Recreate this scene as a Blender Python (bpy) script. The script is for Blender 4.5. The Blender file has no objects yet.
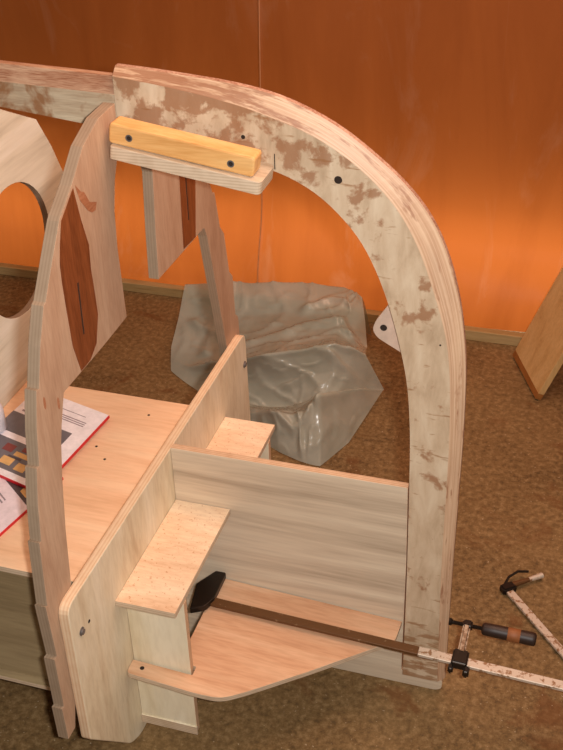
import bpy, bmesh, math, random
from mathutils import Vector, Matrix, noise
random.seed(7)
S = bpy.context.scene
C = S.collection
S.view_settings.view_transform = 'Standard'
S.view_settings.look = 'None'
S.view_settings.gamma = 1
S.view_settings.use_curve_mapping = False
S.view_settings.exposure = 0.0

# ------------------------------------------------------------------ materials
def lin(c):
    return tuple(((v / 12.92) if v <= .04045 else ((v + .055) / 1.055) ** 2.4) for v in c)
def rgb(r, g, b):
    return lin((r / 255, g / 255, b / 255)) + (1,)
def new_mat(name):
    m = bpy.data.materials.new(name); m.use_nodes = True
    nt = m.node_tree; b = nt.nodes['Principled BSDF']
    return m, nt, b
def node(nt, t, **kw):
    n = nt.nodes.new(t)
    for k, v in kw.items():
        if k in n.inputs.keys(): n.inputs[k].default_value = v
        else: setattr(n, k, v)
    return n
def ramp(nt, fac, stops):
    n = nt.nodes.new('ShaderNodeValToRGB')
    e = n.color_ramp.elements
    while len(e) < len(stops): e.new(.5)
    for el, (p, c) in zip(e, stops): el.position = p; el.color = c
    nt.links.new(fac, n.inputs[0]); return n.outputs[0]
def mixc(nt, fac, a, b, mode='MIX'):
    n = nt.nodes.new('ShaderNodeMix'); n.data_type = 'RGBA'; n.blend_type = mode
    L = nt.links
    if hasattr(fac, 'links'): L.new(fac, n.inputs[0])
    else: n.inputs[0].default_value = fac
    for v, i in ((a, 6), (b, 7)):
        if hasattr(v, 'links'): L.new(v, n.inputs[i])
        else: n.inputs[i].default_value = v
    return n.outputs[2]
def coords(nt, scale=(1, 1, 1), loc=(0, 0, 0), rot=(0, 0, 0)):
    t = nt.nodes.new('ShaderNodeTexCoord'); m = nt.nodes.new('ShaderNodeMapping')
    m.inputs['Scale'].default_value = scale; m.inputs['Location'].default_value = loc
    m.inputs['Rotation'].default_value = rot
    nt.links.new(t.outputs['Object'], m.inputs[0]); return m.outputs[0]
def noisef(nt, vec, scale, detail=4, rough=.55, dist=0):
    n = nt.nodes.new('ShaderNodeTexNoise')
    n.inputs['Scale'].default_value = scale; n.inputs['Detail'].default_value = detail
    n.inputs['Roughness'].default_value = rough; n.inputs['Distortion'].default_value = dist
    nt.links.new(vec, n.inputs['Vector']); return n.outputs['Fac']
def bump(nt, b, fac, strength=.1, dist=.002):
    n = nt.nodes.new('ShaderNodeBump'); n.inputs['Strength'].default_value = strength
    n.inputs['Distance'].default_value = dist
    nt.links.new(fac, n.inputs['Height']); nt.links.new(n.outputs[0], b.inputs['Normal'])

def plain(name, c, rough=.5, metal=0):
    m, nt, b = new_mat(name)
    v = coords(nt); f = noisef(nt, v, 60)
    dk = tuple(x * .82 for x in c[:3]) + (1,)
    nt.links.new(ramp(nt, f, [(.3, dk), (.7, c)]), b.inputs['Base Color'])
    b.inputs['Roughness'].default_value = rough; b.inputs['Metallic'].default_value = metal
    return m

def wood(name, dark, mid, light, axis='x', across=26, along=1.6, fine=.35, rough=.55, rot=(0, 0, 0), seed=0, stains=None):
    """streaky veneer: noise stretched along one axis, plus fine pores and optional stain patches"""
    m, nt, b = new_mat(name)
    sc = [across] * 3; sc['xyz'.index(axis)] = along
    v = coords(nt, sc, (seed * 3.1, seed * 1.7, seed), rot)
    f = noisef(nt, v, 1, 5, .6, .4)
    c = ramp(nt, f, [(.3, dark), (.47, mid), (.66, light)])
    sc2 = [s * 9 for s in sc]; sc2['xyz'.index(axis)] = along * 8
    f2 = noisef(nt, coords(nt, sc2, (0, 0, seed), rot), 1, 2)
    c = mixc(nt, fine, c, ramp(nt, f2, [(.35, tuple(x * .72 for x in mid[:3]) + (1,)), (.6, light)]))
    for st in stains or []:
        fs = noisef(nt, coords(nt, (1, 1, 1), st.get('loc', (0, 0, 0))), st['scale'], 4, .6, .3)
        mk = ramp(nt, fs, [(st['at'], (0, 0, 0, 1)), (st['at'] + st.get('soft', .03), (st.get('k', 1),) * 3 + (1,))])
        c = mixc(nt, mk, c, st['c'])
    nt.links.new(c, b.inputs['Base Color'])
    b.inputs['Roughness'].default_value = rough
    b.inputs['Specular IOR Level'].default_value = .3
    bump(nt, b, f2, .12, .001)
    return m

def ply_edge(name, axis, period, a, c2):
    m, nt, b = new_mat(name)
    t = nt.nodes.new('ShaderNodeTexCoord'); s = nt.nodes.new('ShaderNodeSeparateXYZ')
    nt.links.new(t.outputs['Object'], s.inputs[0])
    mu = nt.nodes.new('ShaderNodeMath'); mu.operation = 'MULTIPLY'; mu.inputs[1].default_value = 1 / period
    nt.links.new(s.outputs['xyz'.index(axis)], mu.inputs[0])
    pp = nt.nodes.new('ShaderNodeMath'); pp.operation = 'PINGPONG'; pp.inputs[1].default_value = .5
    nt.links.new(mu.outputs[0], pp.inputs[0])
    c = ramp(nt, pp.outputs[0], [(.12, c2), (.3, a)])
    f = noisef(nt, coords(nt, (40, 40, 40)), 1, 4)
    c = mixc(nt, .4, c, ramp(nt, f, [(.3, c2), (.65, a)]))
    nt.links.new(c, b.inputs['Base Color']); b.inputs['Roughness'].default_value = .7
    return m

CREAM_D, CREAM_M, CREAM_L = rgb(150, 134, 104), rgb(196, 178, 144), rgb(222, 208, 178)
PINK_D, PINK_M, PINK_L = rgb(172, 138, 112), rgb(196, 162, 136), rgb(212, 182, 158)
M = {}
M['panel'] = wood('greyish poplar plywood', rgb(172, 152, 130), rgb(208, 188, 164), rgb(226, 210, 186), 'x', 19, 1.0, .2, seed=1)
M['board'] = wood('pale poplar plywood', rgb(196, 170, 136), rgb(224, 208, 178), rgb(236, 224, 200), 'z', 14, 3.0, .22, rot=(.45, 0, 0), seed=2)
M['box'] = wood('pale box plywood', rgb(212, 192, 156), rgb(228, 214, 184), rgb(236, 226, 202), 'z', 10, 2.5, .2, seed=3)
M['boxtop'] = wood('warm box top plywood', rgb(214, 172, 136), rgb(232, 198, 164), rgb(240, 216, 186), 'x', 18, 5, .25, seed=4,
                   stains=[dict(scale=150, at=.62, c=rgb(190, 132, 92), k=.7)])
M['shelf'] = wood('warm shelf plywood', rgb(188, 138, 104), rgb(206, 156, 120), rgb(222, 182, 148), 'x', 18, 2.0, .25, seed=5,
                  stains=[dict(scale=13, at=.72, c=rgb(150, 82, 30), loc=(3, 1, 2), k=.8)])
M['table'] = wood('warm bench plywood', rgb(220, 172, 132), rgb(234, 190, 152), rgb(240, 204, 168), 'x', 16, 2.2, .2, seed=6)
M['tableside'] = wood('grey green bench side', rgb(122, 104, 76), rgb(146, 126, 94), rgb(166, 146, 112), 'x', 14, 1.5, .25, seed=7)
M['frame'] = wood('pinkish mahogany plywood', rgb(168, 132, 106), rgb(182, 148, 122), rgb(194, 164, 138), 'z', 20, 3, .25, seed=8,
                  stains=[dict(scale=11, at=.70, c=rgb(150, 104, 76), loc=(1, 4, 2), k=.6)])
M['stain'] = wood('brown stained mahogany', rgb(88, 44, 22), rgb(118, 62, 32), rgb(142, 82, 48), 'z', 40, 4, .4, seed=9, rough=.4)
M['patch'] = wood('mahogany smear', rgb(140, 86, 56), rgb(160, 102, 70), rgb(180, 126, 94), 'y', 60, 10, .4, seed=10)
M['bulkhead'] = wood('whitish bulkhead plywood', rgb(172, 164, 144), rgb(224, 218, 198), rgb(238, 234, 220), 'y', 12, 1.0, .15, seed=11)
M['pine'] = wood('golden pine', rgb(200, 136, 70), rgb(226, 170, 104), rgb(236, 194, 134), 'x', 32, 2.5, .25, rough=.4, seed=12,
                 stains=[dict(scale=9, at=.66, c=rgb(204, 136, 60), loc=(2, 2, 5), soft=.1, k=.6)])
M['plate'] = wood('greyish plate plywood', rgb(170, 146, 120), rgb(196, 176, 150), rgb(214, 196, 172), 'x', 40, 4, .3, seed=13)
M['keel'] = wood('whitish keel timber', rgb(140, 104, 76), rgb(178, 154, 128), rgb(204, 188, 162), 'x', 26, 3, .3, seed=14,
                 stains=[dict(scale=12, at=.50, c=rgb(140, 92, 54), loc=(4, 0, 1), soft=.10, k=.85)])
M['lean'] = wood('tan oak board', rgb(186, 144, 88), rgb(206, 166, 110), rgb(216, 180, 126), 'z', 26, 2.2, .3, seed=15)
M['leanband'] = wood('dark board edge', rgb(130, 80, 34), rgb(150, 94, 44), rgb(166, 112, 60), 'y', 30, 3, .3, seed=16)
M['batten'] = wood('floor batten timber', rgb(136, 108, 66), rgb(166, 138, 90), rgb(182, 156, 110), 'x', 30, 2, .3, seed=17)
EA, EB = rgb(186, 162, 138), rgb(164, 138, 114)
M['ex'] = ply_edge('ply edge x', 'x', .0058, EA, EB)
M['ey'] = ply_edge('ply edge y', 'y', .0058, rgb(214, 182, 150), rgb(186, 146, 112))
M['ez'] = ply_edge('ply edge z', 'z', .0058, rgb(214, 192, 166), rgb(186, 160, 132))
M['ext'] = ply_edge('pale ply edge x', 'x', .0074, rgb(226, 200, 168), rgb(208, 170, 134))
M['exg'] = ply_edge('grey ply edge x', 'x', .0062, rgb(158, 136, 114), rgb(142, 120, 98))

def stem_face():
    """near face of the stem: pale, sanded, with brown patches that get denser towards the keel end and at the foot"""
    m, nt, b = new_mat('sanded stem face'); L = nt.links
    f = noisef(nt, coords(nt, (30, 30, 9)), 1, 5, .6, .3)
    base = ramp(nt, f, [(.3, rgb(178, 152, 124)), (.5, rgb(202, 178, 150)), (.7, rgb(216, 196, 170))])
    t = nt.nodes.new('ShaderNodeTexCoord'); s = nt.nodes.new('ShaderNodeSeparateXYZ'); L.new(t.outputs['Object'], s.inputs[0])
    def mr(o, a, b2, c, d):
        n = nt.nodes.new('ShaderNodeMapRange'); L.new(o, n.inputs[0])
        for i, v in zip((1, 2, 3, 4), (a, b2, c, d)): n.inputs[i].default_value = v
        return n.outputs[0]
    gx = mr(s.outputs[0], -.36, -.10, .135, 0)          # object origin is at the stem's foot centre
    gz = mr(s.outputs[2], .13, .20, .20, 0)
    n1 = noisef(nt, coords(nt, (1, 1, 1), (.3, 2, .9)), 20, 5, .62, .25)
    n2 = noisef(nt, coords(nt, (14, 14, 70), (1.3, 0, 0)), 1, 3, .6)
    ad = nt.nodes.new('ShaderNodeMath'); ad.operation = 'ADD'; L.new(n1, ad.inputs[0]); L.new(gx, ad.inputs[1])
    ad2 = nt.nodes.new('ShaderNodeMath'); ad2.operation = 'ADD'; L.new(n2, ad2.inputs[0]); L.new(gz, ad2.inputs[1])
    c = mixc(nt, ramp(nt, ad.outputs[0], [(.585, (0, 0, 0, 1)), (.66, (.75, .75, .75, 1))]), base, rgb(146, 96, 60))
    c = mixc(nt, ramp(nt, ad2.outputs[0], [(.64, (0, 0, 0, 1)), (.70, (.7, .7, .7, 1))]), c, rgb(146, 100, 60))
    L.new(c, b.inputs['Base Color']); b.inputs['Roughness'].default_value = .55
    bump(nt, b, n1, .08, .002)
    return m
def stem_bevel():
    m, nt, b = new_mat('laminated stem bevel'); L = nt.links
    uvn = nt.nodes.new('ShaderNodeUVMap'); uvn.uv_map = 'UVMap'
    def uvs(sc):
        mp = nt.nodes.new('ShaderNodeMapping'); mp.inputs['Scale'].default_value = sc
        L.new(uvn.outputs[0], mp.inputs[0]); return mp.outputs[0]
    f = noisef(nt, uvs((5, 30, 1)), 1, 5, .6)
    c = ramp(nt, f, [(.3, rgb(180, 140, 108)), (.5, rgb(204, 162, 126)), (.7, rgb(220, 184, 148))])
    f2 = noisef(nt, uvs((2.2, 330, 1)), 1, 3)
    c = mixc(nt, .45, c, ramp(nt, f2, [(.36, rgb(176, 136, 110)), (.6, rgb(230, 202, 174))]))
    sx = nt.nodes.new('ShaderNodeSeparateXYZ'); L.new(uvn.outputs[0], sx.inputs[0])
    mrr = nt.nodes.new('ShaderNodeMapRange'); L.new(sx.outputs[0], mrr.inputs[0])
    for q_, v_ in zip((1, 2, 3, 4), (.18, .42, .16, 0)): mrr.inputs[q_].default_value = v_
    fr0 = noisef(nt, uvs((9, 60, 1)), 1, 4, .65)
    adn = nt.nodes.new('ShaderNodeMath'); adn.operation = 'ADD'; L.new(fr0, adn.inputs[0]); L.new(mrr.outputs[0], adn.inputs[1]); fr = adn.outputs[0]
    c = mixc(nt, ramp(nt, fr, [(.58, (0, 0, 0, 1)), (.66, (.75, .75, .75, 1))]), c, rgb(150, 98, 68))
    L.new(c, b.inputs['Base Color']); b.inputs['Roughness'].default_value = .5
    return m
M['stemface'] = stem_face(); M['stembevel'] = stem_bevel()
M['stemout'] = wood('reddish outer lamination', rgb(128, 82, 62), rgb(160, 112, 90), rgb(196, 160, 138), 'y', 22, 22, .5, seed=18)
M['keelbevel'] = wood('reddish keel bevel', rgb(122, 76, 54), rgb(154, 102, 74), rgb(196, 160, 132), 'x', 70, 6, .4, seed=19)

def floor_mat():
    m, nt, b = new_mat('stained concrete'); L = nt.links
    a = noisef(nt, coords(nt), 2.6, 6, .62, .4)
    c = ramp(nt, a, [(.32, rgb(80, 60, 34)), (.5, rgb(124, 96, 60)), (.68, rgb(146, 116, 76))])
    g = noisef(nt, coords(nt, (1, 1, 1), (5, 3, 1)), 58, 6, .75)
    c = mixc(nt, .55, c, ramp(nt, g, [(.36, rgb(64, 48, 28)), (.5, rgb(122, 94, 58)), (.64, rgb(164, 136, 96))]))
    r = noisef(nt, coords(nt, (1, 1, 1), (1, 7, 2)), 5.5, 5, .6, .6)
    c = mixc(nt, ramp(nt, r, [(.58, (0, 0, 0, 1)), (.66, (.6, .6, .6, 1))]), c, rgb(104, 62, 28))
    # shade at the bench's near left corner, painted into the concrete colour
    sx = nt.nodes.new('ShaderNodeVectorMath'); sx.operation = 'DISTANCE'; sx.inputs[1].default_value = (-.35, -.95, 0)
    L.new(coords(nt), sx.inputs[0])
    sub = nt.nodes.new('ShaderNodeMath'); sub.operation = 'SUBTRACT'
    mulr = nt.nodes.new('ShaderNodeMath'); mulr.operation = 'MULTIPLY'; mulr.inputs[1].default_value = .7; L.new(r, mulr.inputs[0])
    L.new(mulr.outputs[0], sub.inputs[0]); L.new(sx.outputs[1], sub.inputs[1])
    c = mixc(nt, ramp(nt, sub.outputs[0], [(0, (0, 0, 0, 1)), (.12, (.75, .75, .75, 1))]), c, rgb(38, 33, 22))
    p = noisef(nt, coords(nt, (1, 1, 1), (9, 1, 4)), 120, 2, .5)
    c = mixc(nt, ramp(nt, p, [(.69, (0, 0, 0, 1)), (.73, (.7, .7, .7, 1))]), c, rgb(190, 170, 140))
    L.new(c, b.inputs['Base Color']); b.inputs['Roughness'].default_value = .7
    b.inputs['Specular IOR Level'].default_value = .3
    bump(nt, b, g, .35, .004)
    return m
def tarp_mat():
    m, nt, b = new_mat('orange plastic sheet'); L = nt.links
    a = noisef(nt, coords(nt, (3, 1, .6)), 1.4, 5, .6, .6)
    c = ramp(nt, a, [(.3, rgb(168, 92, 40)), (.6, rgb(184, 104, 48))])
    d = noisef(nt, coords(nt, (4, 1, 1.3), (2.3, 0, .2)), 1.6, 5, .65, 1.0)
    c = mixc(nt, ramp(nt, d, [(.56, (0, 0, 0, 1)), (.75, (.25, .25, .25, 1))]), c, rgb(200, 150, 120))  # paler streaks tinted in for gloss reflections on the plastic
    L.new(c, b.inputs['Base Color']); b.inputs['Roughness'].default_value = .38
    f = noisef(nt, coords(nt, (9, 1, 3)), 2, 4, .6)
    bump(nt, b, f, .15, .01)
    tr = nt.nodes.new('ShaderNodeBsdfTranslucent'); L.new(c, tr.inputs[0])
    mx = nt.nodes.new('ShaderNodeMixShader'); mx.inputs[0].default_value = .35
    L.new(b.outputs[0], mx.inputs[1]); L.new(tr.outputs[0], mx.inputs[2])
    L.new(mx.outputs[0], nt.nodes['Material Output'].inputs[0])
    return m
def bag_mat():
    m, nt, b = new_mat('translucent grey film'); L = nt.links
    a = noisef(nt, coords(nt), 6, 4)
    c = ramp(nt, a, [(.3, rgb(182, 188, 172)), (.7, rgb(212, 214, 200))])
    L.new(c, b.inputs['Base Color']); b.inputs['Roughness'].default_value = .22
    b.inputs['Specular IOR Level'].default_value = .6
    tp = nt.nodes.new('ShaderNodeBsdfTransparent'); tp.inputs[0].default_value = (.86, .87, .82, 1)
    mx = nt.nodes.new('ShaderNodeMixShader'); mx.inputs[0].default_value = .52
    L.new(tp.outputs[0], mx.inputs[1]); L.new(b.outputs[0], mx.inputs[2])
    L.new(mx.outputs[0], nt.nodes['Material Output'].inputs[0])
    return m
def steel_mat(name, rust_at, lightc, rustc):
    m, nt, b = new_mat(name); L = nt.links
    a = noisef(nt, coords(nt, (1, 1, 1), (rust_at * 9, 0, 0)), 70, 5, .65)
    mk = ramp(nt, a, [(rust_at, (1, 1, 1, 1)), (rust_at + .08, (0, 0, 0, 1))])
    L.new(mixc(nt, mk, lightc, rustc), b.inputs['Base Color'])
    inv = nt.nodes.new('ShaderNodeMath'); inv.operation = 'SUBTRACT'; inv.inputs[0].default_value = .8; L.new(mk, inv.inputs[1])
    b.inputs['Metallic'].default_value = .35; b.inputs['Roughness'].default_value = .45
    return m
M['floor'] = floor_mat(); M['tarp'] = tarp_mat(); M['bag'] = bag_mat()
M['steel'] = steel_mat('worn bright steel', .40, rgb(208, 194, 178), rgb(150, 116, 86))
M['rusty'] = steel_mat('rusty steel bar', .62, rgb(150, 122, 92), rgb(104, 70, 40))
M['armsteel'] = steel_mat('dull arm steel', .45, rgb(142, 126, 108), rgb(104, 80, 58))
M['iron'] = plain('dark cast iron', rgb(48, 40, 34), .35, .6)
M['bolt'] = plain('dark bolt steel', rgb(112, 106, 104), .4, .3)
M['hole'] = plain('dark drilled hole', rgb(44, 30, 22), .9)
M['handle'] = plain('dark turned hardwood', rgb(40, 24, 18), .5)
M['handlelabel'] = plain('worn orange paint', rgb(140, 84, 44), .6)
M['paper'] = plain('white coated paper', rgb(252, 242, 246), .35)
M['paper2'] = plain('pale lilac paper', rgb(240, 222, 230), .35)
M['red'] = plain('red paper edge', rgb(216, 26, 40), .4)
M['greyprint'] = plain('grey printed photo', rgb(112, 106, 112), .4)
M['blackprint'] = plain('grey text ink', rgb(150, 132, 140), .6)
M['darkprint'] = plain('dark printed photo', rgb(78, 62, 68), .4)
M['yellowprint'] = plain('yellow printed wood', rgb(226, 178, 112), .4)
M['brownprint'] = plain('maroon printed wood', rgb(130, 56, 50), .4)
M['bottle'] = plain('white plastic', rgb(236, 236, 246), .3)
M['seam'] = plain('pale orange seam weld', rgb(206, 140, 96), .4)
M['tab'] = plain('pale drilled plastic', rgb(208, 182, 164), .5)

# ------------------------------------------------------------------ geometry helpers
def mesh_obj(name, bm, mats, parent=None, origin=None, smooth=False):
    bmesh.ops.remove_doubles(bm, verts=bm.verts, dist=1e-5)
    bmesh.ops.recalc_face_normals(bm, faces=bm.faces)
    if parent is not None: o_ = Vector(parent['_o'])
    elif origin is not None: o_ = Vector(origin)
    else:
        xs = [v.co for v in bm.verts]
        o_ = Vector((sum(v.x for v in xs) / len(xs), sum(v.y for v in xs) / len(xs), min(v.z for v in xs)))
    for v in bm.verts: v.co -= o_
    me = bpy.data.meshes.new(name); bm.to_mesh(me); bm.free()
    for m in (mats if isinstance(mats, (list, tuple)) else [mats]): me.materials.append(m)
    for p in me.polygons: p.use_smooth = smooth
    ob = bpy.data.objects.new(name, me); C.objects.link(ob)
    if parent is None:
        ob.location = o_; ob['_o'] = tuple(o_)
    else:
        root = parent
        ob.parent = parent; ob['_o'] = tuple(o_)
    return ob
def tag(o, label, cat, group=None):
    o['label'] = label; o['category'] = cat
    if group: o['group'] = group
    return o
def thing(name, loc, label, cat, group=None):
    e = bpy.data.objects.new(name, None); C.objects.link(e); e.location = loc; e['_o'] = tuple(loc)
    e.empty_display_size = .05
    return tag(e, label, cat, group)

def rounded(pts, r):
    """round the corners of a polygon; r is one radius or a list"""
    out = []; n = len(pts)
    for i, p in enumerate(pts):
        rr = r if not isinstance(r, (list, tuple)) else r[i]
        p = Vector(p); a = Vector(pts[i - 1]); b = Vector(pts[(i + 1) % n])
        if rr <= 0: out.append(tuple(p)); continue
        da = (a - p); db = (b - p)
        rr = min(rr, da.length * .45, db.length * .45)
        p0 = p + da.normalized() * rr; p1 = p + db.normalized() * rr
        for k in range(6):
            t = k / 5; q = p0 * (1 - t) ** 2 + p * 2 * t * (1 - t) + p1 * t * t
            out.append(tuple(q))
    return out
def prism_bm(loops, axis, a, b, bevel=0.0):
    """plate cut from a sheet: outline (and holes) in the plane across axis, from a to b along it"""
    cu = bpy.data.curves.new('c', 'CURVE'); cu.dimensions = '2D'; cu.fill_mode = 'BOTH'
    h = abs(b - a) / 2
    cu.extrude = max(h - bevel, 1e-5); cu.bevel_depth = bevel; cu.bevel_resolution = 1; cu.offset = -bevel
    for lp in loops:
        sp = cu.splines.new('POLY'); sp.points.add(len(lp) - 1); sp.use_cyclic_u = True
        for q, pt in zip(sp.points, lp): q.co = (pt[0], pt[1], 0, 1)
    ob = bpy.data.objects.new('c', cu); C.objects.link(ob)
    dg = bpy.context.evaluated_depsgraph_get(); dg.update()
    me = bpy.data.meshes.new_from_object(ob.evaluated_get(dg))
    bm = bmesh.new(); bm.from_mesh(me)
    bpy.data.objects.remove(ob); bpy.data.curves.remove(cu); bpy.data.meshes.remove(me)
    mid = (a + b) / 2
    for v in bm.verts:
        u, w, z = v.co
        v.co = {'x': (mid + z, u, w), 'y': (u, mid + z, w), 'z': (u, w, mid + z)}[axis]
    bmesh.ops.remove_doubles(bm, verts=bm.verts, dist=1e-6)
    bmesh.ops.recalc_face_normals(bm, faces=bm.faces)
    k = 'xyz'.index(axis)
    for f in bm.faces: f.material_index = 0 if abs(f.normal[k]) > .85 else 1
    return bm
def plate(name, loops, axis, a, b, face, edge, parent=None, bevel=.0012, origin=None, xf=None):
    if loops and not hasattr(loops[0][0], '__len__'): loops = [loops]
    bm = prism_bm(loops, axis, a, b, bevel)
    if xf: bmesh.ops.transform(bm, matrix=xf, verts=bm.verts)
    return mesh_obj(name, bm, [face, edge], parent, origin)
def rect(x0, y0, x1, y1): return [(x0, y0), (x1, y0), (x1, y1), (x0, y1)]
def tube_bm(bm, p0, p1, r0, r1=None, n=16, caps=True):
    r1 = r0 if r1 is None else r1
    p0 = Vector(p0); p1 = Vector(p1); d = (p1 - p0).normalized()
    s = d.orthogonal().normalized(); t = d.cross(s)
    A = [bm.verts.new(p0 + (s * math.cos(k * 2 * math.pi / n) + t * math.sin(k * 2 * math.pi / n)) * r0) for k in range(n)]
    B = [bm.verts.new(p1 + (s * math.cos(k * 2 * math.pi / n) + t * math.sin(k * 2 * math.pi / n)) * r1) for k in range(n)]
    for k in range(n): bm.faces.new((A[k], A[(k + 1) % n], B[(k + 1) % n], B[k]))
    if caps: bm.faces.new(A[::-1]); bm.faces.new(B)
def lathe_bm(p0, d, prof, n=24):
    bm = bmesh.new(); p0 = Vector(p0); d = Vector(d).normalized(); s = d.orthogonal().normalized(); t = d.cross(s)
    rings = []
    for h, r in prof:
        rings.append([bm.verts.new(p0 + d * h + (s * math.cos(k * 2 * math.pi / n) + t * math.sin(k * 2 * math.pi / n)) * max(r, 1e-4)) for k in range(n)])
    for A, B in zip(rings, rings[1:]):
        for k in range(n): bm.faces.new((A[k], A[(k + 1) % n], B[(k + 1) % n], B[k]))
    bm.faces.new(rings[0][::-1]); bm.faces.new(rings[-1])
    return bm
def tube(name, p0, p1, r0, mat, parent, r1=None, n=16):
    bm = bmesh.new(); tube_bm(bm, p0, p1, r0, r1, n); return mesh_obj(name, bm, mat, parent)
def obox_bm(c, X, Y, Z, sx, sy, sz, bev=.0015):
    """bevelled box with its own axes"""
    bm = bmesh.new(); bmesh.ops.create_cube(bm, size=1)
    for v in bm.verts: v.co = Vector((v.co.x * sx, v.co.y * sy, v.co.z * sz))
    if bev: bmesh.ops.bevel(bm, geom=bm.edges[:], offset=bev, segments=3, affect='EDGES')
    X, Y, Z, c = Vector(X), Vector(Y), Vector(Z), Vector(c)
    for v in bm.verts: v.co = c + X * v.co.x + Y * v.co.y + Z * v.co.z
    return bm
def catmull(pts, n):
    P = [Vector(p) for p in pts]; L = [0]
    for a, b in zip(P, P[1:]): L.append(L[-1] + (b - a).length)
    out = []
    for k in range(n):
        s = L[-1] * k / (n - 1); i = 0
        while i < len(P) - 2 and L[i + 1] < s: i += 1
        t = (s - L[i]) / (L[i + 1] - L[i])
        p0 = P[max(i - 1, 0)]; p1 = P[i]; p2 = P[i + 1]; p3 = P[min(i + 2, len(P) - 1)]
        out.append(.5 * (2 * p1 + (p2 - p0) * t + (2 * p0 - 5 * p1 + 4 * p2 - p3) * t * t + (3 * p1 - p0 - 3 * p2 + p3) * t ** 3))
    for _ in range(2):
        out = [out[0]] + [(out[i - 1] + out[i] * 2 + out[i + 1]) / 4 for i in range(1, n - 1)] + [out[-1]]
    return out

# ------------------------------------------------------------------ the setting: floor and the orange sheet
bm = bmesh.new()
bmesh.ops.create_grid(bm, x_segments=2, y_segments=2, size=1)
for v in bm.verts: v.co = Vector((v.co.x * 4.0, v.co.y * 3.2 - .4, 0))
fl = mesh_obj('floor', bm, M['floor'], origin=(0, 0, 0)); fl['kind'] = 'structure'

WY = 1.80
def sheet_pt(x, z):
    """the sheet hangs plumb and billows forward over the batten at its foot"""
    y = WY + .012 * math.sin(x * 3.1 + z * 1.3) + .010 * noise.noise(Vector((x * 2.2, z * 1.2, 3)))
    k = max(0, 1 - z / .42)
    y -= (.085 + .03 * noise.noise(Vector((x * 1.7, 4.2, 0)))) * k * k * (3 - 2 * k)
    y += .012 * noise.noise(Vector((x * 1.2, z * 14, 9))) * k
    y -= .003 * math.exp(-((x + .38 - .022 * z) / .006) ** 2)
    return Vector((x, y, z))
bm = bmesh.new(); nx, nz = 300, 70
xs = [-3.4 + 6.8 * i / nx for i in range(nx + 1)]
xs = sorted(xs + [-.365 + k * .003 for k in range(-5, 6)])
G = [[bm.verts.new(sheet_pt(x, .004 + 2.6 * (j / nz) ** 1.6)) for j in range(nz + 1)] for x in xs]
for i in range(len(xs) - 1):
    for j in range(nz): bm.faces.new((G[i][j], G[i + 1][j], G[i + 1][j + 1], G[i][j + 1]))
tarp = mesh_obj('plastic_sheet', bm, M['tarp'], origin=(0, WY, 0), smooth=True)
tag(tarp, 'large orange plastic sheet hung as the back wall behind the boat frame', 'plastic sheet')

bm = bmesh.new(); prev = None
for k in range(60):
    z = .05 + 2.5 * k / 59
    xx = -.38 + .022 * z
    a_, b_ = sheet_pt(xx - .0022, z), sheet_pt(xx + .0022, z)
    cur = [bm.verts.new(a_ + Vector((0, -.004, 0))), bm.verts.new(b_ + Vector((0, -.004, 0)))]
    if prev: bm.faces.new((prev[0], prev[1], cur[1], cur[0]))
    prev = cur
sm_ = mesh_obj('seam', bm, M['seam'], tarp); sm_['label'] = 'thin pale welded seam of the sheet'
def batten(x0, x1, y, h, label):
    b = plate('batten', rounded(rect(y, 0, y + .034, h), .003), 'x', x0, x1, M['batten'], M['batten'])
    return tag(b, label, 'batten')
batten(-2.6, .30, 1.655, .038, 'long wooden batten on the floor along the left foot of the orange sheet')
batten(.304, 1.5, 1.625, .04, 'short pale batten on the floor right of the curved stem, below the sheet')

# ------------------------------------------------------------------ strongback bench (plywood box the frame is built on)
bench = thing('plywood_bench', (-.5, -.08, 0), 'low plywood bench box with a warm bare top, standing left of the white cross board', 'bench')
TZ = .559
plate('bench_top', rect(-1.6, -.405, -.024, .237), 'z', TZ - .015, TZ, M['table'], M['ez'], bench)
plate('side_panel', rect(-1.6, .215, -.048, TZ - .0152), 'y', -.390, -.375, M['tableside'], M['ey'], bench)
plate('side_panel', rect(-1.6, .215, -.048, TZ - .0152), 'y', .207, .222, M['tableside'], M['ey'], bench)
plate('bottom_flange', rect(-1.6, -.408, -.060, .23), 'z', .203, .215, M['tableside'], M['ez'], bench)
for y in (-.34, .17):
    for x in (-1.5, -.62):
        plate('leg', rect(x - .03, y - .03, x + .03, y + .03), 'z', 0, .203, M['batten'], M['batten'], bench)
for x, y in ((-.13, .17), (-.20, .02), (-.16, -.02)):
    tube('screw_hole', (x, y, TZ - .001), (x, y, TZ + .0006), .0032, M['hole'], bench)

# ------------------------------------------------------------------ white cross board with its bolts
Tn = [(-.523, .600), (-.523, .233), (-.365, .028), (-.315, 0)]
outline = Tn + [(-p[0], p[1]) for p in Tn[::-1]]
outline = [(-.52, .607), (-.523, .233), (-.365, .026), (-.315, .0), (.315, .0), (.365, .026), (.537, .233), (.527, .607)]
cross = thing('cross_board', (-.011, 0, 0), 'pale upright plywood cross board with round shoulders, carrying the stepped ribs behind it', 'plywood board')
plate('board', rounded(outline, [.028, .006, .02, .02, .02, .02, .006, .028]), 'x', -.022, 0, M['board'], M['ext'], cross, .0025)
for y, z in ((-.484, .512), (.508, .517)):
    bm = lathe_bm((-.0005, y, z), (1, 0, 0), [(0, .0095), (.0015, .0095), (.0016, .0068), (.0052, .0064), (.006, .002)])
    mesh_obj('bolt', bm, M['bolt'], cross)
tube('screw_hole', (-.001, -.452, .508), (.0006, -.452, .508), .004, M['hole'], cross)

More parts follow.
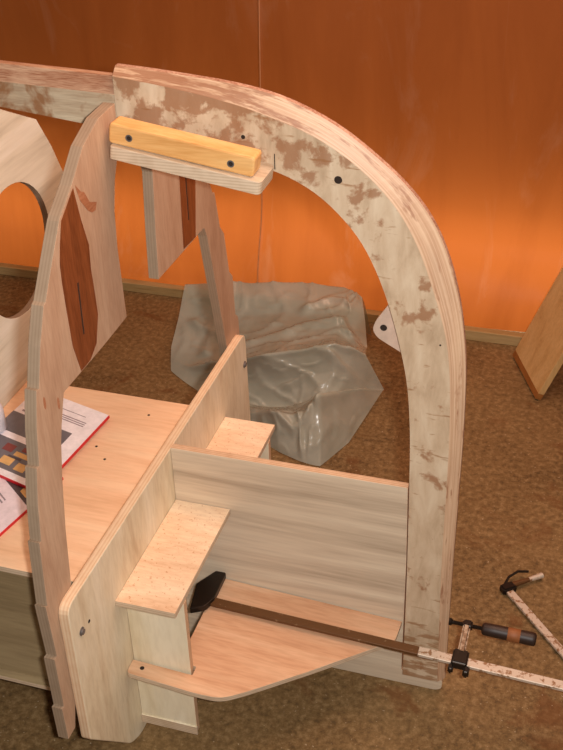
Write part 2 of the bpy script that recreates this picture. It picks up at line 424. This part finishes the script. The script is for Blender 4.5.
# ------------------------------------------------------------------ step boxes either side of the centre panel
def step_box(sgn, label):
    t = thing('step_box', (.07, sgn * .17, .0), label, 'plywood box', None)
    def R(x0, y0, x1, y1):
        a, b = sorted((sgn * y0, sgn * y1)); return rect(x0, a, x1, b)
    off = 0 if sgn < 0 else .0185
    plate('top_plate', R(.0006, off + .0008, .136, .343), 'z', .444, .459, M['boxtop'], M['ez'], t)
    a, b = sorted((sgn * .300, sgn * .284))
    plate('front_panel', rect(.0008, .036, .137, .4438), 'y', a, b, M['box'], M['ey'], t)
    plate('base_lip', R(.0008, .3002, .139, .304), 'z', .030, .056, M['box'], M['ez'], t, .0008)
    return t
near_box = step_box(-1, 'pale plywood step box on the near side of the centre panel, sawdust on its top')
step_box(1, 'pale plywood step box on the far side of the centre panel, beside the plastic bag')
for x, z in ((.035, .19), (.052, .185)):
    bmx = obox_bm((x, -.3005, z), (1, 0, 0), (0, 1, 0), Vector((-.25, 0, 1)).normalized(), .004, .002, .022, .0005)
    mesh_obj('screw_slot', bmx, M['bolt'], near_box)

# ------------------------------------------------------------------ centre panel, long plywood sheet running to the stem
P = [(.0006, .003), (.0006, .609), (.547, .609), (.551, .40), (.551, .046), (.560, .040), (.652, .040), (.650, .008), (.635, .0), (.05, .0)]
pan = plate('centre_panel', rounded(P, [0, 0, .003, 0, 0, 0, .012, .012, .012, .01]), 'y', 0, .018, M['panel'], M['ey'], None, .001)
tag(pan, 'long upright grey-streaked plywood panel running from the cross board to the curved stem', 'plywood panel')

# ------------------------------------------------------------------ gusset shelf in the corner
shz = lambda x: .242 - .055 * x
G1 = [(.001, -.344), (.165, -.350), (.222, -.346), (.262, -.318), (.38, -.217), (.546, -.066), (.549, -.003), (.10, -.003), (.10, -.280), (.142, -.280), (.142, -.305), (.001, -.305)]
xf = Matrix.Translation((0, 0, .242)) @ Matrix.Rotation(math.atan(.055), 4, 'Y')
sh = plate('gusset_shelf', rounded(G1, [.012, .02, .05, .05, 0, .01, 0, 0, 0, 0, 0, 0]), 'z', -.014, 0, M['shelf'], M['ez'], None, .001, xf=xf)
tag(sh, 'cut-away triangular plywood shelf in the corner below the near step box', 'shelf')
tube('screw_hole', (.03, -.322, shz(.03) - .001), (.03, -.322, shz(.03) + .0008), .005, M['hole'], sh)

# ------------------------------------------------------------------ curved laminated stem
inn = [(-.031, 1.363), (.06, 1.351), (.15, 1.339), (.23, 1.323), (.277, 1.311), (.315, 1.297), (.358, 1.273), (.397, 1.239), (.439, 1.190), (.472, 1.126), (.497, 1.058), (.520, .975), (.539, .880), (.5485, .768), (.552, .643), (.5555, .417), (.557, .223), (.557, .046)]
nea = [(-.031, 1.467), (.04, 1.459), (.12, 1.448), (.215, 1.430), (.275, 1.412), (.345, 1.388), (.409, 1.352), (.467, 1.305), (.514, 1.250), (.552, 1.180), (.581, 1.10), (.603, 1.030), (.615, .975), (.623, .905), (.629, .783), (.631, .660), (.632, .435), (.636, .252), (.641, .046)]
out = [(-.031, 1.482), (.04, 1.478), (.11, 1.472), (.179, 1.466), (.264, 1.452), (.335, 1.428), (.402, 1.394), (.471, 1.343), (.527, 1.293), (.571, 1.236), (.603, 1.168), (.625, 1.095), (.638, 1.031), (.647, .965), (.652, .895), (.655, .768), (.655, .643), (.6545, .415), (.655, .236), (.657, .046)]
N = 90
I, K, O = catmull(inn, N), catmull(nea, N), catmull(out, N)
bm = bmesh.new(); rings = []; uvl = bm.loops.layers.uv.new('UVMap'); arc = 0; arcs = []; last = None
for o in O:
    arc += (o - last).length if last else 0; last = o; arcs.append(arc)
for i, k, o in zip(I, K, O):
    rings.append([bm.verts.new(v) for v in ((i.x, -.014, i.y), (k.x, -.014, k.y), (o.x, .003, o.y), (o.x, .015, o.y), (k.x, .032, k.y), (i.x, .032, i.y))])
for A, B in zip(rings, rings[1:]):
    for q in range(6):
        f = bm.faces.new((A[q], A[(q + 1) % 6], B[(q + 1) % 6], B[q])); f.material_index = (0, 1, 2, 1, 0, 1)[q]
        ri = rings.index(A); vv = (0, .07, .105, .117, .15, .22, .27)
        for lp, (uu, v_) in zip(f.loops, ((arcs[ri], vv[q]), (arcs[ri], vv[q + 1]), (arcs[ri + 1], vv[q + 1]), (arcs[ri + 1], vv[q]))): lp[uvl].uv = (uu, v_)
bm.faces.new(rings[0]).material_index = 2; bm.faces.new(rings[-1]).material_index = 1
stem = mesh_obj('curved_stem', bm, [M['stemface'], M['stembevel'], M['stemout']], origin=(.59, .009, .046))
tag(stem, 'tall curved laminated stem timber arching from the keel down to the floor', 'boat stem')
for x, z, r in ((.397, 1.306, .0075), (.218, 1.372, .004), (.60, .985, .002)):
    tube('drilled_hole', (x, -.0130, z), (x, -.0146, z), r, M['hole'], stem)
bmx = obox_bm((.277, -.0142, 1.33), (1, 0, 0), (0, 1, 0), (0, 0, 1), .0016, .0012, .03, 0)
mesh_obj('scarf_joint', bmx, M['hole'], stem)
tabo = plate('drilled_tab', [rounded([(.497, 1.055), (.466, 1.005), (.460, .985), (.470, .968), (.520, .940), (.530, .98)], [0, .01, .012, .012, 0, 0])], 'y', .010, .017, M['tab'], M['tab'], stem)
tabo['label'] = 'pale drilled tab on the inner edge'
tube('drilled_hole', (.483, .0102, .993), (.483, .0092, .993), .007, M['hole'], tabo)

# ------------------------------------------------------------------ keel timber
bm = bmesh.new(); rings = []
for k in range(13):
    x = -1.3 + (1.3 - .0315) * k / 12
    lo, mi, hi = 1.362 - .110 * (x + .022), 1.432 - .035 * (x + .02), 1.462 - .035 * (x + .02)
    rings.append([bm.verts.new(v) for v in ((x, -.014, lo), (x, -.014, mi), (x, .001, hi), (x, .017, hi), (x, .032, mi), (x, .032, lo))])
for A, B in zip(rings, rings[1:]):
    for q in range(6):
        f = bm.faces.new((A[q], A[(q + 1) % 6], B[(q + 1) % 6], B[q])); f.material_index = (0, 1, 1, 1, 0, 2)[q]
bm.faces.new(rings[0]); bm.faces.new(rings[-1])
keel = mesh_obj('keel_timber', bm, [M['keel'], M['keelbevel'], M['plate']], origin=(-.6, .009, 1.36))
tag(keel, 'straight patchy keel timber along the top left, meeting the curved stem', 'boat keel')

# ------------------------------------------------------------------ stepped rib frame (two halves under the keel)
frame = thing('stepped_rib_frame', (-.034, 0, .28), 'pinkish plywood rib frame with saw-stepped outer edges, fixed behind the white cross board', 'boat frame')
near_out = [(-.034, 1.424), (-.106, 1.420), (-.176, 1.394), (-.235, 1.345), (-.287, 1.311), (-.294, 1.305), (-.335, 1.252), (-.379, 1.193), (-.387, 1.190), (-.418, 1.128), (-.445, 1.058), (-.454, 1.060), (-.475, .99), (-.488, .922), (-.497, .923), (-.515, .85), (-.526, .778), (-.533, .780), (-.547, .637), (-.553, .639), (-.549, .503), (-.559, .504), (-.559, .370), (-.567, .371), (-.566, .279)]
near_in = [(-.535, .279), (-.50, .40), (-.470, .56), (-.455, .617), (-.441, .734), (-.424, .832), (-.405, .913), (-.394, .943), (-.368, 1.000), (-.20, .998), (-.089, 1.000), (-.090, 1.071), (-.092, 1.154), (-.086, 1.229), (-.070, 1.285), (-.045, 1.330), (-.034, 1.350)]
plate('frame_half', near_out + near_in, 'x', -.046, -.0225, M['frame'], M['exg'], frame, .0008)
far_out = [(.052, 1.424), (.09, 1.418), (.16, 1.392), (.22, 1.335), (.28, 1.285), (.33, 1.215), (.375, 1.125), (.409, 1.074), (.420, 1.048), (.432, 1.045), (.453, .946), (.477, .917), (.497, .80), (.518, .778), (.522, .663), (.541, .642), (.545, .575), (.548, .50), (.556, .50), (.556, .37), (.564, .37), (.563, .279)]
far_in = [(.53, .279), (.49, .42), (.444, .616), (.405, .79), (.366, .962), (.352, .990), (.322, .992), (.293, .992), (.078, .998), (.085, 1.10), (.100, 1.233), (.075, 1.30), (.052, 1.350)]
plate('frame_half', far_out + far_in, 'x', -.046, -.0225, M['frame'], M['exg'], frame, .0008)
BR = [(-.231, 1.340), (-.219, 1.275), (-.203, 1.217), (-.208, 1.169), (-.206, 1.125), (-.205, 1.072), (-.226, 1.020), (-.258, 1.0015), (-.297, 1.0015), (-.313, 1.065), (-.315, 1.134), (-.316, 1.199), (-.314, 1.232), (-.303, 1.267), (-.287, 1.303)]
plate('stained_strip', BR, 'x', -.0226, -.0219, M['stain'], M['stain'], frame, 0)
plate('stained_strip', [(.240, 1.290), (.318, 1.215), (.319, 1.119), (.296, .994), (.222, .9995)], 'x', -.0226, -.0219, M['stain'], M['stain'], frame, 0)
for y0, z0, y1, z1 in ((-.263, 1.170, -.268, 1.065), (.267, 1.20, .263, 1.052)):
    plate('saw_slot', [(y0 - .002, z0), (y0 + .002, z0), (y1 + .002, z1), (y1 - .002, z1)], 'x', -.0222, -.0215, M['hole'], M['hole'], frame, 0)
plate('stain_smear', [(-.223, 1.342), (-.205, 1.322), (-.194, 1.317), (-.178, 1.290), (-.152, 1.279), (-.160, 1.266), (-.175, 1.268), (-.189, 1.278), (-.213, 1.309)], 'x', -.0226, -.0221, M['patch'], M['patch'], frame, 0)
for y, z in ((-.436, 1.022), (-.392, .992)):
    plate('stain_smear', [(y + .004 * math.cos(a), z + .013 * math.sin(a)) for a in [k * math.pi / 6 for k in range(12)]], 'x', -.0226, -.0222, M['patch'], M['patch'], frame, 0)

# ------------------------------------------------------------------ bulkhead with round holes, further back
def circ(cy, cz, r, n=48): return [(cy + r * math.cos(k * 2 * math.pi / n), cz + r * math.sin(k * 2 * math.pi / n)) for k in range(n)]
bo = [(.05, 1.372), (.20, 1.322), (.331, 1.246), (.473, 1.172), (.525, 1.085), (.565, .998), (.60, .90), (.635, .78), (.66, .66), (.67, .56)]
bo = bo + [(-p[0], p[1]) for p in bo[::-1]]
bh = plate('bulkhead', [bo, circ(.292, .902, .167), circ(-.292, .902, .167)], 'x', -.512, -.494, M['bulkhead'], M['exg'], None, .001)
tag(bh, 'whitish plywood bulkhead with large round cut-outs, standing at the left on the bench', 'boat bulkhead')

# ------------------------------------------------------------------ ledge plate and pine block under the keel
tilt = Matrix.Translation((.13, -.057, 1.3465)) @ Matrix.Rotation(.150, 4, 'Y')
pl = plate('ledge_plate', rounded(rect(-.142, -.043, .150, .0425), [.008, .012, .012, .004]), 'z', -.0255, 0, M['plate'], M['ez'], None, .0015, xf=tilt)
tag(pl, 'greyish plywood ledge plate under the curved stem, carrying the golden pine block', 'plywood plate')
def pine():
    t = thing('pine_block', tuple(tilt @ Vector((-.012, -.012, .0))), 'golden pine block with two dark bolts, lying on the ledge plate', 'wooden block')
    plate('block', rounded(rect(-.148, .0007, .132, .0397), .008), 'y', -.033, .009, M['pine'], M['pine'], t, .004, xf=tilt)
    for x, z in ((-.108, .019), (.088, .0175)):
        bm = lathe_bm((x, -.0325, z), (0, -1, 0), [(0, .0068), (.0012, .0068), (.0014, .0045), (.0005, .004)])
        bmesh.ops.transform(bm, matrix=tilt, verts=bm.verts)
        mesh_obj('bolt', bm, M['bolt'], t)
        bm = lathe_bm((x, -.0329, z), (0, -1, 0), [(0, .0036), (.0016, .0036)])
        bmesh.ops.transform(bm, matrix=tilt, verts=bm.verts)
        mesh_obj('bolt_socket', bm, M['hole'], t)
pine()

# ------------------------------------------------------------------ bar clamp lying on the shelf and gripping the stem
ax = Vector((1, 0, -.045)).normalized(); ay = Vector((0, .96, .28)).normalized(); az = ax.cross(ay).normalized(); ay = az.cross(ax)
B0 = Vector((.10, -.095, .2475))
cl = thing('bar_clamp', tuple(B0), 'long rusty bar clamp lying across the shelf, its dark handle right of the stem', 'clamp')
bz = Vector((-ax.z, 0, ax.x)); by = Vector((0, 1, 0))
def bar_seg(name, a, b, mat, par): return mesh_obj(name, obox_bm(B0 + ax * (a + b) / 2, ax, by, bz, b - a, .024, .009, .0012), mat, par)
bar_seg('bar', -.005, .505, M['rusty'], cl)
bar_seg('bar_bright_end', .5052, 1.05, M['steel'], cl)['label'] = 'bright worn steel length of the bar'
plate('fixed_jaw', rounded([(.074, -.142), (.060, -.06), (.090, -.006), (.116, -.006), (.117, -.094), (.106, -.124)], .004), 'z', .243, .260, M['iron'], M['iron'], cl, .002)
jx = .598
base = B0 + ax * jx
jw = mesh_obj('sliding_jaw', obox_bm(base + by * .004 + bz * .002, ax, by, bz, .036, .044, .024, .004), M['iron'], cl)
jarm = mesh_obj('jaw_arm', obox_bm(base + ay * .055 + az * .004, ax, ay, az, .017, .075, .014, .004), M['armsteel'], jw)
lug = mesh_obj('jaw_lug', obox_bm(base - by * .020 - bz * .006 + ax * .018, ax, by, bz, .014, .022, .022, .004), M['iron'], jw)
lug2 = mesh_obj('jaw_lug', obox_bm(base - by * .020 - bz * .006 - ax * .016, ax, by, bz, .012, .020, .020, .004), M['iron'], jw)
s0 = base + ay * .088 + az * .003
s0 = Vector((.672, -.008, .2475)); sd = Vector((1, 0, -.02)).normalized()
tip = s0 - sd * .0145
bm = lathe_bm(tip, sd, [(0, .008), (.004, .009), (.008, .006), (.009, .0045)] + [(.01 + .0015 * k, .0052 if k % 2 else .0042) for k in range(44)] + [(.080, .004)], 14)
sc = mesh_obj('screw_spindle', bm, M['iron'], cl)
mesh_obj('spindle_nut', obox_bm(s0 + sd * .028, sd, (0, 1, 0), (0, 0, 1), .022, .022, .020, .004), M['iron'], sc)
h0 = s0 + sd * .060
bm = lathe_bm(h0, sd, [(0, .009), (.002, .0125), (.006, .0145), (.03, .0150), (.075, .0152), (.112, .0156), (.118, .0150), (.1215, .012), (.122, .004)], 24)
hd = mesh_obj('handle', bm, M['handle'], cl, smooth=True); hd['label'] = 'dark turned wooden handle'
bm = lathe_bm(h0, sd, [(.058, .0150), (.0585, .0155), (.086, .0157), (.0865, .0150)], 24)
lb = mesh_obj('worn_label', bm, M['handlelabel'], hd, smooth=True); lb['label'] = 'worn orange label band on the handle'

# ------------------------------------------------------------------ second clamp on the floor
c2 = thing('rusty_clamp', (.76, .37, 0), 'small rusty white-flecked clamp lying on the bare floor at the right', 'clamp')
d2 = (Vector((.919, .193, 0)) - Vector((.760, .375, 0))).normalized(); n2 = Vector((-d2.y, d2.x, 0)); up = Vector((0, 0, 1))
st = Vector((.760, .375, .012))
mesh_obj('bar', obox_bm(st + d2 * .20, d2, n2, up, .40, .020, .008, .001), M['steel'], c2)
mesh_obj('fixed_jaw', obox_bm(st - d2 * .004 + n2 * .004, d2, n2, up, .028, .042, .022, .005), M['iron'], c2)
e2 = Vector((.842, .452, .014)); s2 = Vector((.770, .392, .016)); dd = (e2 - s2)
bm = bmesh.new(); tube_bm(bm, s2, s2 + dd * .55, .0085, .006, 12); mesh_obj('jaw_arm', bm, M['rusty'], c2)
bm = bmesh.new(); tube_bm(bm, s2 + dd * .55, e2, .006, .008, 12); mesh_obj('spindle', bm, M['steel'], c2)
w = [Vector((.748, .385, .012)), Vector((.757, .415, .02)), Vector((.778, .437, .026)), Vector((.805, .448, .022))]
bm = bmesh.new()
for a, b in zip(w, w[1:]): tube_bm(bm, a, b, .0035, n=8)
mesh_obj('curved_spur', bm, M['iron'], c2)

# ------------------------------------------------------------------ crumpled plastic bag on the floor
rows = [
 [(-.60, 1.60, .004), (-.40, 1.62, .004), (-.15, 1.62, .004), (.03, 1.60, .004), (.11, 1.56, .004)],
 [(-.575, 1.50, .12), (-.375, 1.54, .15), (-.145, 1.54, .17), (.020, 1.53, .18), (.10, 1.49, .17)],
 [(-.568, 1.45, .185), (-.371, 1.50, .191), (-.142, 1.50, .222), (.024, 1.50, .228), (.098, 1.45, .224)],
 [(-.560, 1.35, .105), (-.353, 1.38, .125), (-.127, 1.38, .165), (.037, 1.38, .210), (.130, 1.36, .196)],
 [(-.550, 1.24, .045), (-.347, 1.25, .085), (-.108, 1.20, .166), (.062, 1.22, .200), (.165, 1.25, .150)],
 [(-.518, 1.15, .006), (-.303, 1.10, .095), (-.12, 1.02, .200), (.090, 1.05, .259), (.190, 1.12, .205)],
 [(-.45, 1.10, .004), (-.205, 1.03, .060), (-.041, 1.03, .125), (.112, 1.03, .180), (.240, 1.18, .040)],
 [(-.34, 1.03, .004), (-.148, 1.00, .020), (-.020, 1.00, .045), (.085, .98, .115), (.241, 1.178, .036)],
 [(-.20, .95, .004), (-.035, .84, .128), (.050, .84, .131), (.105, .875, .190), (.238, 1.17, .035)],
 [(-.12, .86, .004), (-.008, .80, .004), (.068, .772, .004), (.134, .765, .004), (.190, .905, .004)]]
NU, NV = 18, 18
FOLDS = [[(2.95, 2.25), (2.6, 2.75), (2.8, 3.4), (2.3, 3.75)], [(3.55, 2.35), (3.45, 3.2), (4.3, 3.75)], [(3.2, .3), (4.2, 1.3), (3.6, 2.2)],
         [(5.0, .6), (4.95, 2.2), (5.0, 3.9)], [(6.3, 1.9), (6.0, 2.4)], [(5.1, 2.9), (6.0, 3.3), (7.6, 3.2)], [(8.0, 2.9), (7.9, 3.9)], [(8.1, 1.2), (8.35, 1.7), (8.1, 2.5)], [(7.9, 2.0), (8.9, 2.1)], [(1.9, .8), (4.4, .7)]]
def fold_height(a, b):
    h = 0
    for f in FOLDS:
        for (a0, b0), (a1, b1) in zip(f, f[1:]):
            da, db = a1 - a0, b1 - b0
            t = max(0, min(1, ((a - a0) * da + (b - b0) * db) / (da * da + db * db)))
            d = math.hypot(a - a0 - t * da, b - b0 - t * db)
            h = max(h, max(0, 1 - d / .22) ** 1.5)
    return h
def cr(p0, p1, p2, p3, t): return .5 * (2 * p1 + (p2 - p0) * t + (2 * p0 - 5 * p1 + 4 * p2 - p3) * t * t + (3 * p1 - p0 - 3 * p2 + p3) * t ** 3)
V = [[Vector(p) for p in r] for r in rows]
def gp(i, j): return V[max(0, min(i, len(V) - 1))][max(0, min(j, 4))]
bm = bmesh.new(); grid = []
nr, nc = (len(V) - 1) * NU, 4 * NV
for a in range(nr + 1):
    i = min(a // NU, len(V) - 2); t = (a - i * NU) / NU; line = []
    for b_ in range(nc + 1):
        j = min(b_ // NV, 3); s = (b_ - j * NV) / NV
        q = [cr(gp(i + k, j - 1), gp(i + k, j), gp(i + k, j + 1), gp(i + k, j + 2), s) for k in (-1, 0, 1, 2)]
        sm = cr(*q, t)
        ln = (gp(i, j) * (1 - t) + gp(i + 1, j) * t) * (1 - s) + (gp(i, j + 1) * (1 - t) + gp(i + 1, j + 1) * t) * s
        p = sm * .25 + ln * .75
        edge = min(a, nr - a, b_, nc - b_) / 6.0; k = min(1, edge)
        w1 = noise.noise(Vector((p.x * 6, p.y * 5, p.z * 6))); w2 = noise.noise(Vector((p.x * 13 + 4, p.y * 11, p.z * 14)))
        w3 = noise.noise(Vector((p.x * 30 + 4, p.y * 22, p.z * 25)))
        rd = (1 - abs(w1)) ** 12 * .011 + (1 - abs(w2)) ** 16 * .008 + w1 * .006 + w3 * .0012 + .019 * fold_height(a / NU, b_ / NV)
        p = p + Vector((w2 * .006, -.5 * rd, rd)) * k
        p.z = max(p.z, .003); line.append(bm.verts.new(p))
    grid.append(line)
for a in range(nr):
    for b_ in range(nc): bm.faces.new((grid[a][b_], grid[a][b_ + 1], grid[a + 1][b_ + 1], grid[a + 1][b_]))
bag = mesh_obj('plastic_bag', bm, M['bag'], origin=(-.15, 1.2, 0), smooth=True)
tag(bag, 'crumpled translucent grey plastic bag heaped on the floor behind the cross board', 'plastic bag')

# ------------------------------------------------------------------ board leaning at the right
A = Vector((.731, 1.295, 0)); Bq = Vector((.623, 1.549, 0)); dl = Vector((.134, .051, .347)).normalized(); wd = (A - Bq).normalized()
nn = wd.cross(dl).normalized()
if nn.y > 0: nn = -nn
th = .022; lift = Vector((0, 0, max(0, nn.z) * th + .0005)); Lb = .62
bm = bmesh.new(); W = (A - Bq).length
def lean_box(l0, l1, t0, t1, w0=0, w1=None):
    bm = bmesh.new(); w1 = W if w1 is None else w1
    vs = [bm.verts.new(Bq + lift + wd * w + dl * l - nn * t) for t in (t0, t1) for w, l in ((w0, l0), (w1, l0), (w1, l1), (w0, l1))]
    bm.faces.new(vs[:4]); bm.faces.new(vs[4:][::-1])
    for k in range(4): bm.faces.new((vs[k], vs[(k + 1) % 4], vs[4 + (k + 1) % 4], vs[4 + k]))
    bmesh.ops.bevel(bm, geom=bm.edges[:], offset=.001, segments=1, affect='EDGES')
    return bm
lb_ = thing('leaning_board', tuple((A + Bq) / 2), 'tan wooden board leaning at the right edge in front of the orange sheet', 'wooden board')
mesh_obj('board', lean_box(.022, Lb, 0, th), M['lean'], lb_)
e = mesh_obj('edge_lipping', lean_box(0, .0218, 0, th), M['leanband'], lb_); e['label'] = 'darker brown strip along the lower edge'

# ------------------------------------------------------------------ booklets and bottle on the bench
def booklet(name, c, right, up_, w, h, th_, z0, label, paper):
    """c is the lower right corner; right and up_ are unit directions in the plane"""
    r = Vector(right).normalized(); u = Vector(up_).normalized()
    t = thing(name, (c[0], c[1], z0), label, 'booklet')
    def q(x, y): v = Vector((c[0], c[1])) - r.xy * x + u.xy * y; return (v.x, v.y)
    plate('red_page_block', [q(0, 0), q(w, 0), q(w, h), q(0, h)], 'z', z0, z0 + th_, M['red'], M['red'], t, .0004)
    plate('cover', [q(.0015, .0015), q(w - .001, .0015), q(w - .001, h - .001), q(.0015, h - .001)], 'z', z0 + th_, z0 + th_ + .0008, paper, paper, t, 0)
    def ink(nm, x0, y0, x1, y1, m, lift=.0003):
        z = z0 + th_ + .0008
        plate(nm, [q(x0, y0), q(x1, y0), q(x1, y1), q(x0, y1)], 'z', z, z + lift, m, m, t, 0)
    return t, ink
rt = Vector((.30, -.075, 0)); upd = Vector((.075, .30, 0)).normalized()
rt = Vector((.965, -.262, 0)); upd = Vector((.10, .995, 0))
b1, ink = booklet('booklet', (-.243, -.185), rt, upd, .235, .310, .008, TZ + .0085, 'thick white booklet with red page edges lying on the bench, uppermost of the two', M['paper'])
ink('printed_photo', .045, .135, .235, .205, M['greyprint'])
ink('printed_photo', .045, .02, .235, .115, M['greyprint'])
for x0, y0, x1, y1, m in ((.07, .03, .10, .055, 'yellowprint'), (.115, .035, .15, .06, 'yellowprint'), (.075, .07, .13, .085, 'yellowprint'), (.14, .075, .17, .10, 'brownprint'), (.09, .09, .12, .105, 'brownprint'), (.16, .03, .19, .05, 'brownprint'), (.10, .06, .14, .067, 'darkprint'), (.12, .15, .14, .185, 'brownprint'), (.07, .15, .10, .19, 'darkprint')):
    ink('photo_detail', x0, y0, x1, y1, M[m], .0006)
ink('printed_rule', .05, .272, .16, .274, M['blackprint'])
for k in range(3): ink('printed_text', .035, .238 + k * .007, .125, .241 + k * .007, M['blackprint'])
for k in range(4): ink('printed_text', .165 + .008 * (k % 2), .215 + k * .016, .215 - .01 * (k % 3), .221 + k * .016, M['blackprint'])
rt2 = Vector((.93, -.37, 0)); up2 = Vector((.13, .99, 0))
b2, ink = booklet('booklet', (-.262, -.330), Vector((.80, -.60, 0)), Vector((.20, .98, 0)), .21, .22, .007, TZ + .0006, 'thin pale booklet with red edges on the bench, tucked under the thicker booklet', M['paper2'])
ink('printed_photo', .012, .10, .21, .2, M['darkprint'])
for x0, y0, x1, y1, m in ((.03, .11, .06, .15, 'yellowprint'), (.07, .13, .11, .17, 'yellowprint'), (.12, .12, .17, .155, 'yellowprint')):
    ink('photo_detail', x0, y0, x1, y1, M[m], .0006)
for k in range(2): ink('printed_text', .07, .055 + .01 * k, .15, .059 + .01 * k, M['blackprint'])
bt = thing('plastic_bottle', (-.458, -.005, TZ + .018), 'white round plastic bottle at the left picture edge, standing on the booklet', 'bottle')
mesh_obj('body', lathe_bm((-.458, -.005, TZ + .0183), (0, 0, 1), [(0, .030), (.004, .034), (.055, .034), (.068, .030), (.078, .020), (.082, .013), (.088, .013)], 32), M['bottle'], bt, smooth=True)
mesh_obj('cap', lathe_bm((-.458, -.005, TZ + .1065), (0, 0, 1), [(0, .015), (.002, .016), (.018, .015), (.02, .012)], 24), M['bottle'], bt, smooth=True)

for o in bpy.data.objects:
    if '_o' in o: del o['_o']

# ------------------------------------------------------------------ light
def area(name, loc, target, sx, sy, power, col):
    l = bpy.data.lights.new(name, 'AREA'); l.shape = 'RECTANGLE'; l.size = sx; l.size_y = sy; l.energy = power; l.color = col
    o = bpy.data.objects.new(name, l); C.objects.link(o); o.location = loc
    o.rotation_euler = (Vector(target) - Vector(loc)).to_track_quat('-Z', 'Y').to_euler(); return o
area('camera_flash', (.955, -1.79, 2.125), (.25, .1, .6), .06, .04, 43, (1, .97, .92))
area('roof_daylight', (.75, .45, 2.75), (.1, .0, .3), 1.8, 1.2, 46, (1, .60, .42))
area('sheet_glow_lamp', (-.1, 2.12, .24), (-.1, 1.75, .20), 3.6, .12, 26, (1, .86, .66))  # added lamp hidden behind the sheet, makes its lower glow band
W_ = bpy.data.worlds.new('tent_light'); S.world = W_; W_.use_nodes = True
bg = W_.node_tree.nodes['Background']; bg.inputs[0].default_value = (1, .72, .52, 1); bg.inputs[1].default_value = .16

# ------------------------------------------------------------------ camera
cd = bpy.data.cameras.new('camera'); cam = bpy.data.objects.new('camera', cd); C.objects.link(cam); S.camera = cam
cd.sensor_fit = 'VERTICAL'; cd.sensor_height = 36; cd.lens = 1094.233 / 750 * 36; cd.clip_start = .05
yaw, pitch, roll = -.319, .582, -.034
fw = Vector((math.sin(yaw) * math.cos(pitch), math.cos(yaw) * math.cos(pitch), -math.sin(pitch)))
r = Vector((math.cos(yaw), -math.sin(yaw), 0)); u = r.cross(fw)
c_, s_ = math.cos(roll), math.sin(roll)
r2 = r * c_ + u * s_; u2 = u * c_ - r * s_
cam.matrix_world = Matrix(((r2.x, u2.x, -fw.x, .868), (r2.y, u2.y, -fw.y, -1.806), (r2.z, u2.z, -fw.z, 2.104), (0, 0, 0, 1)))
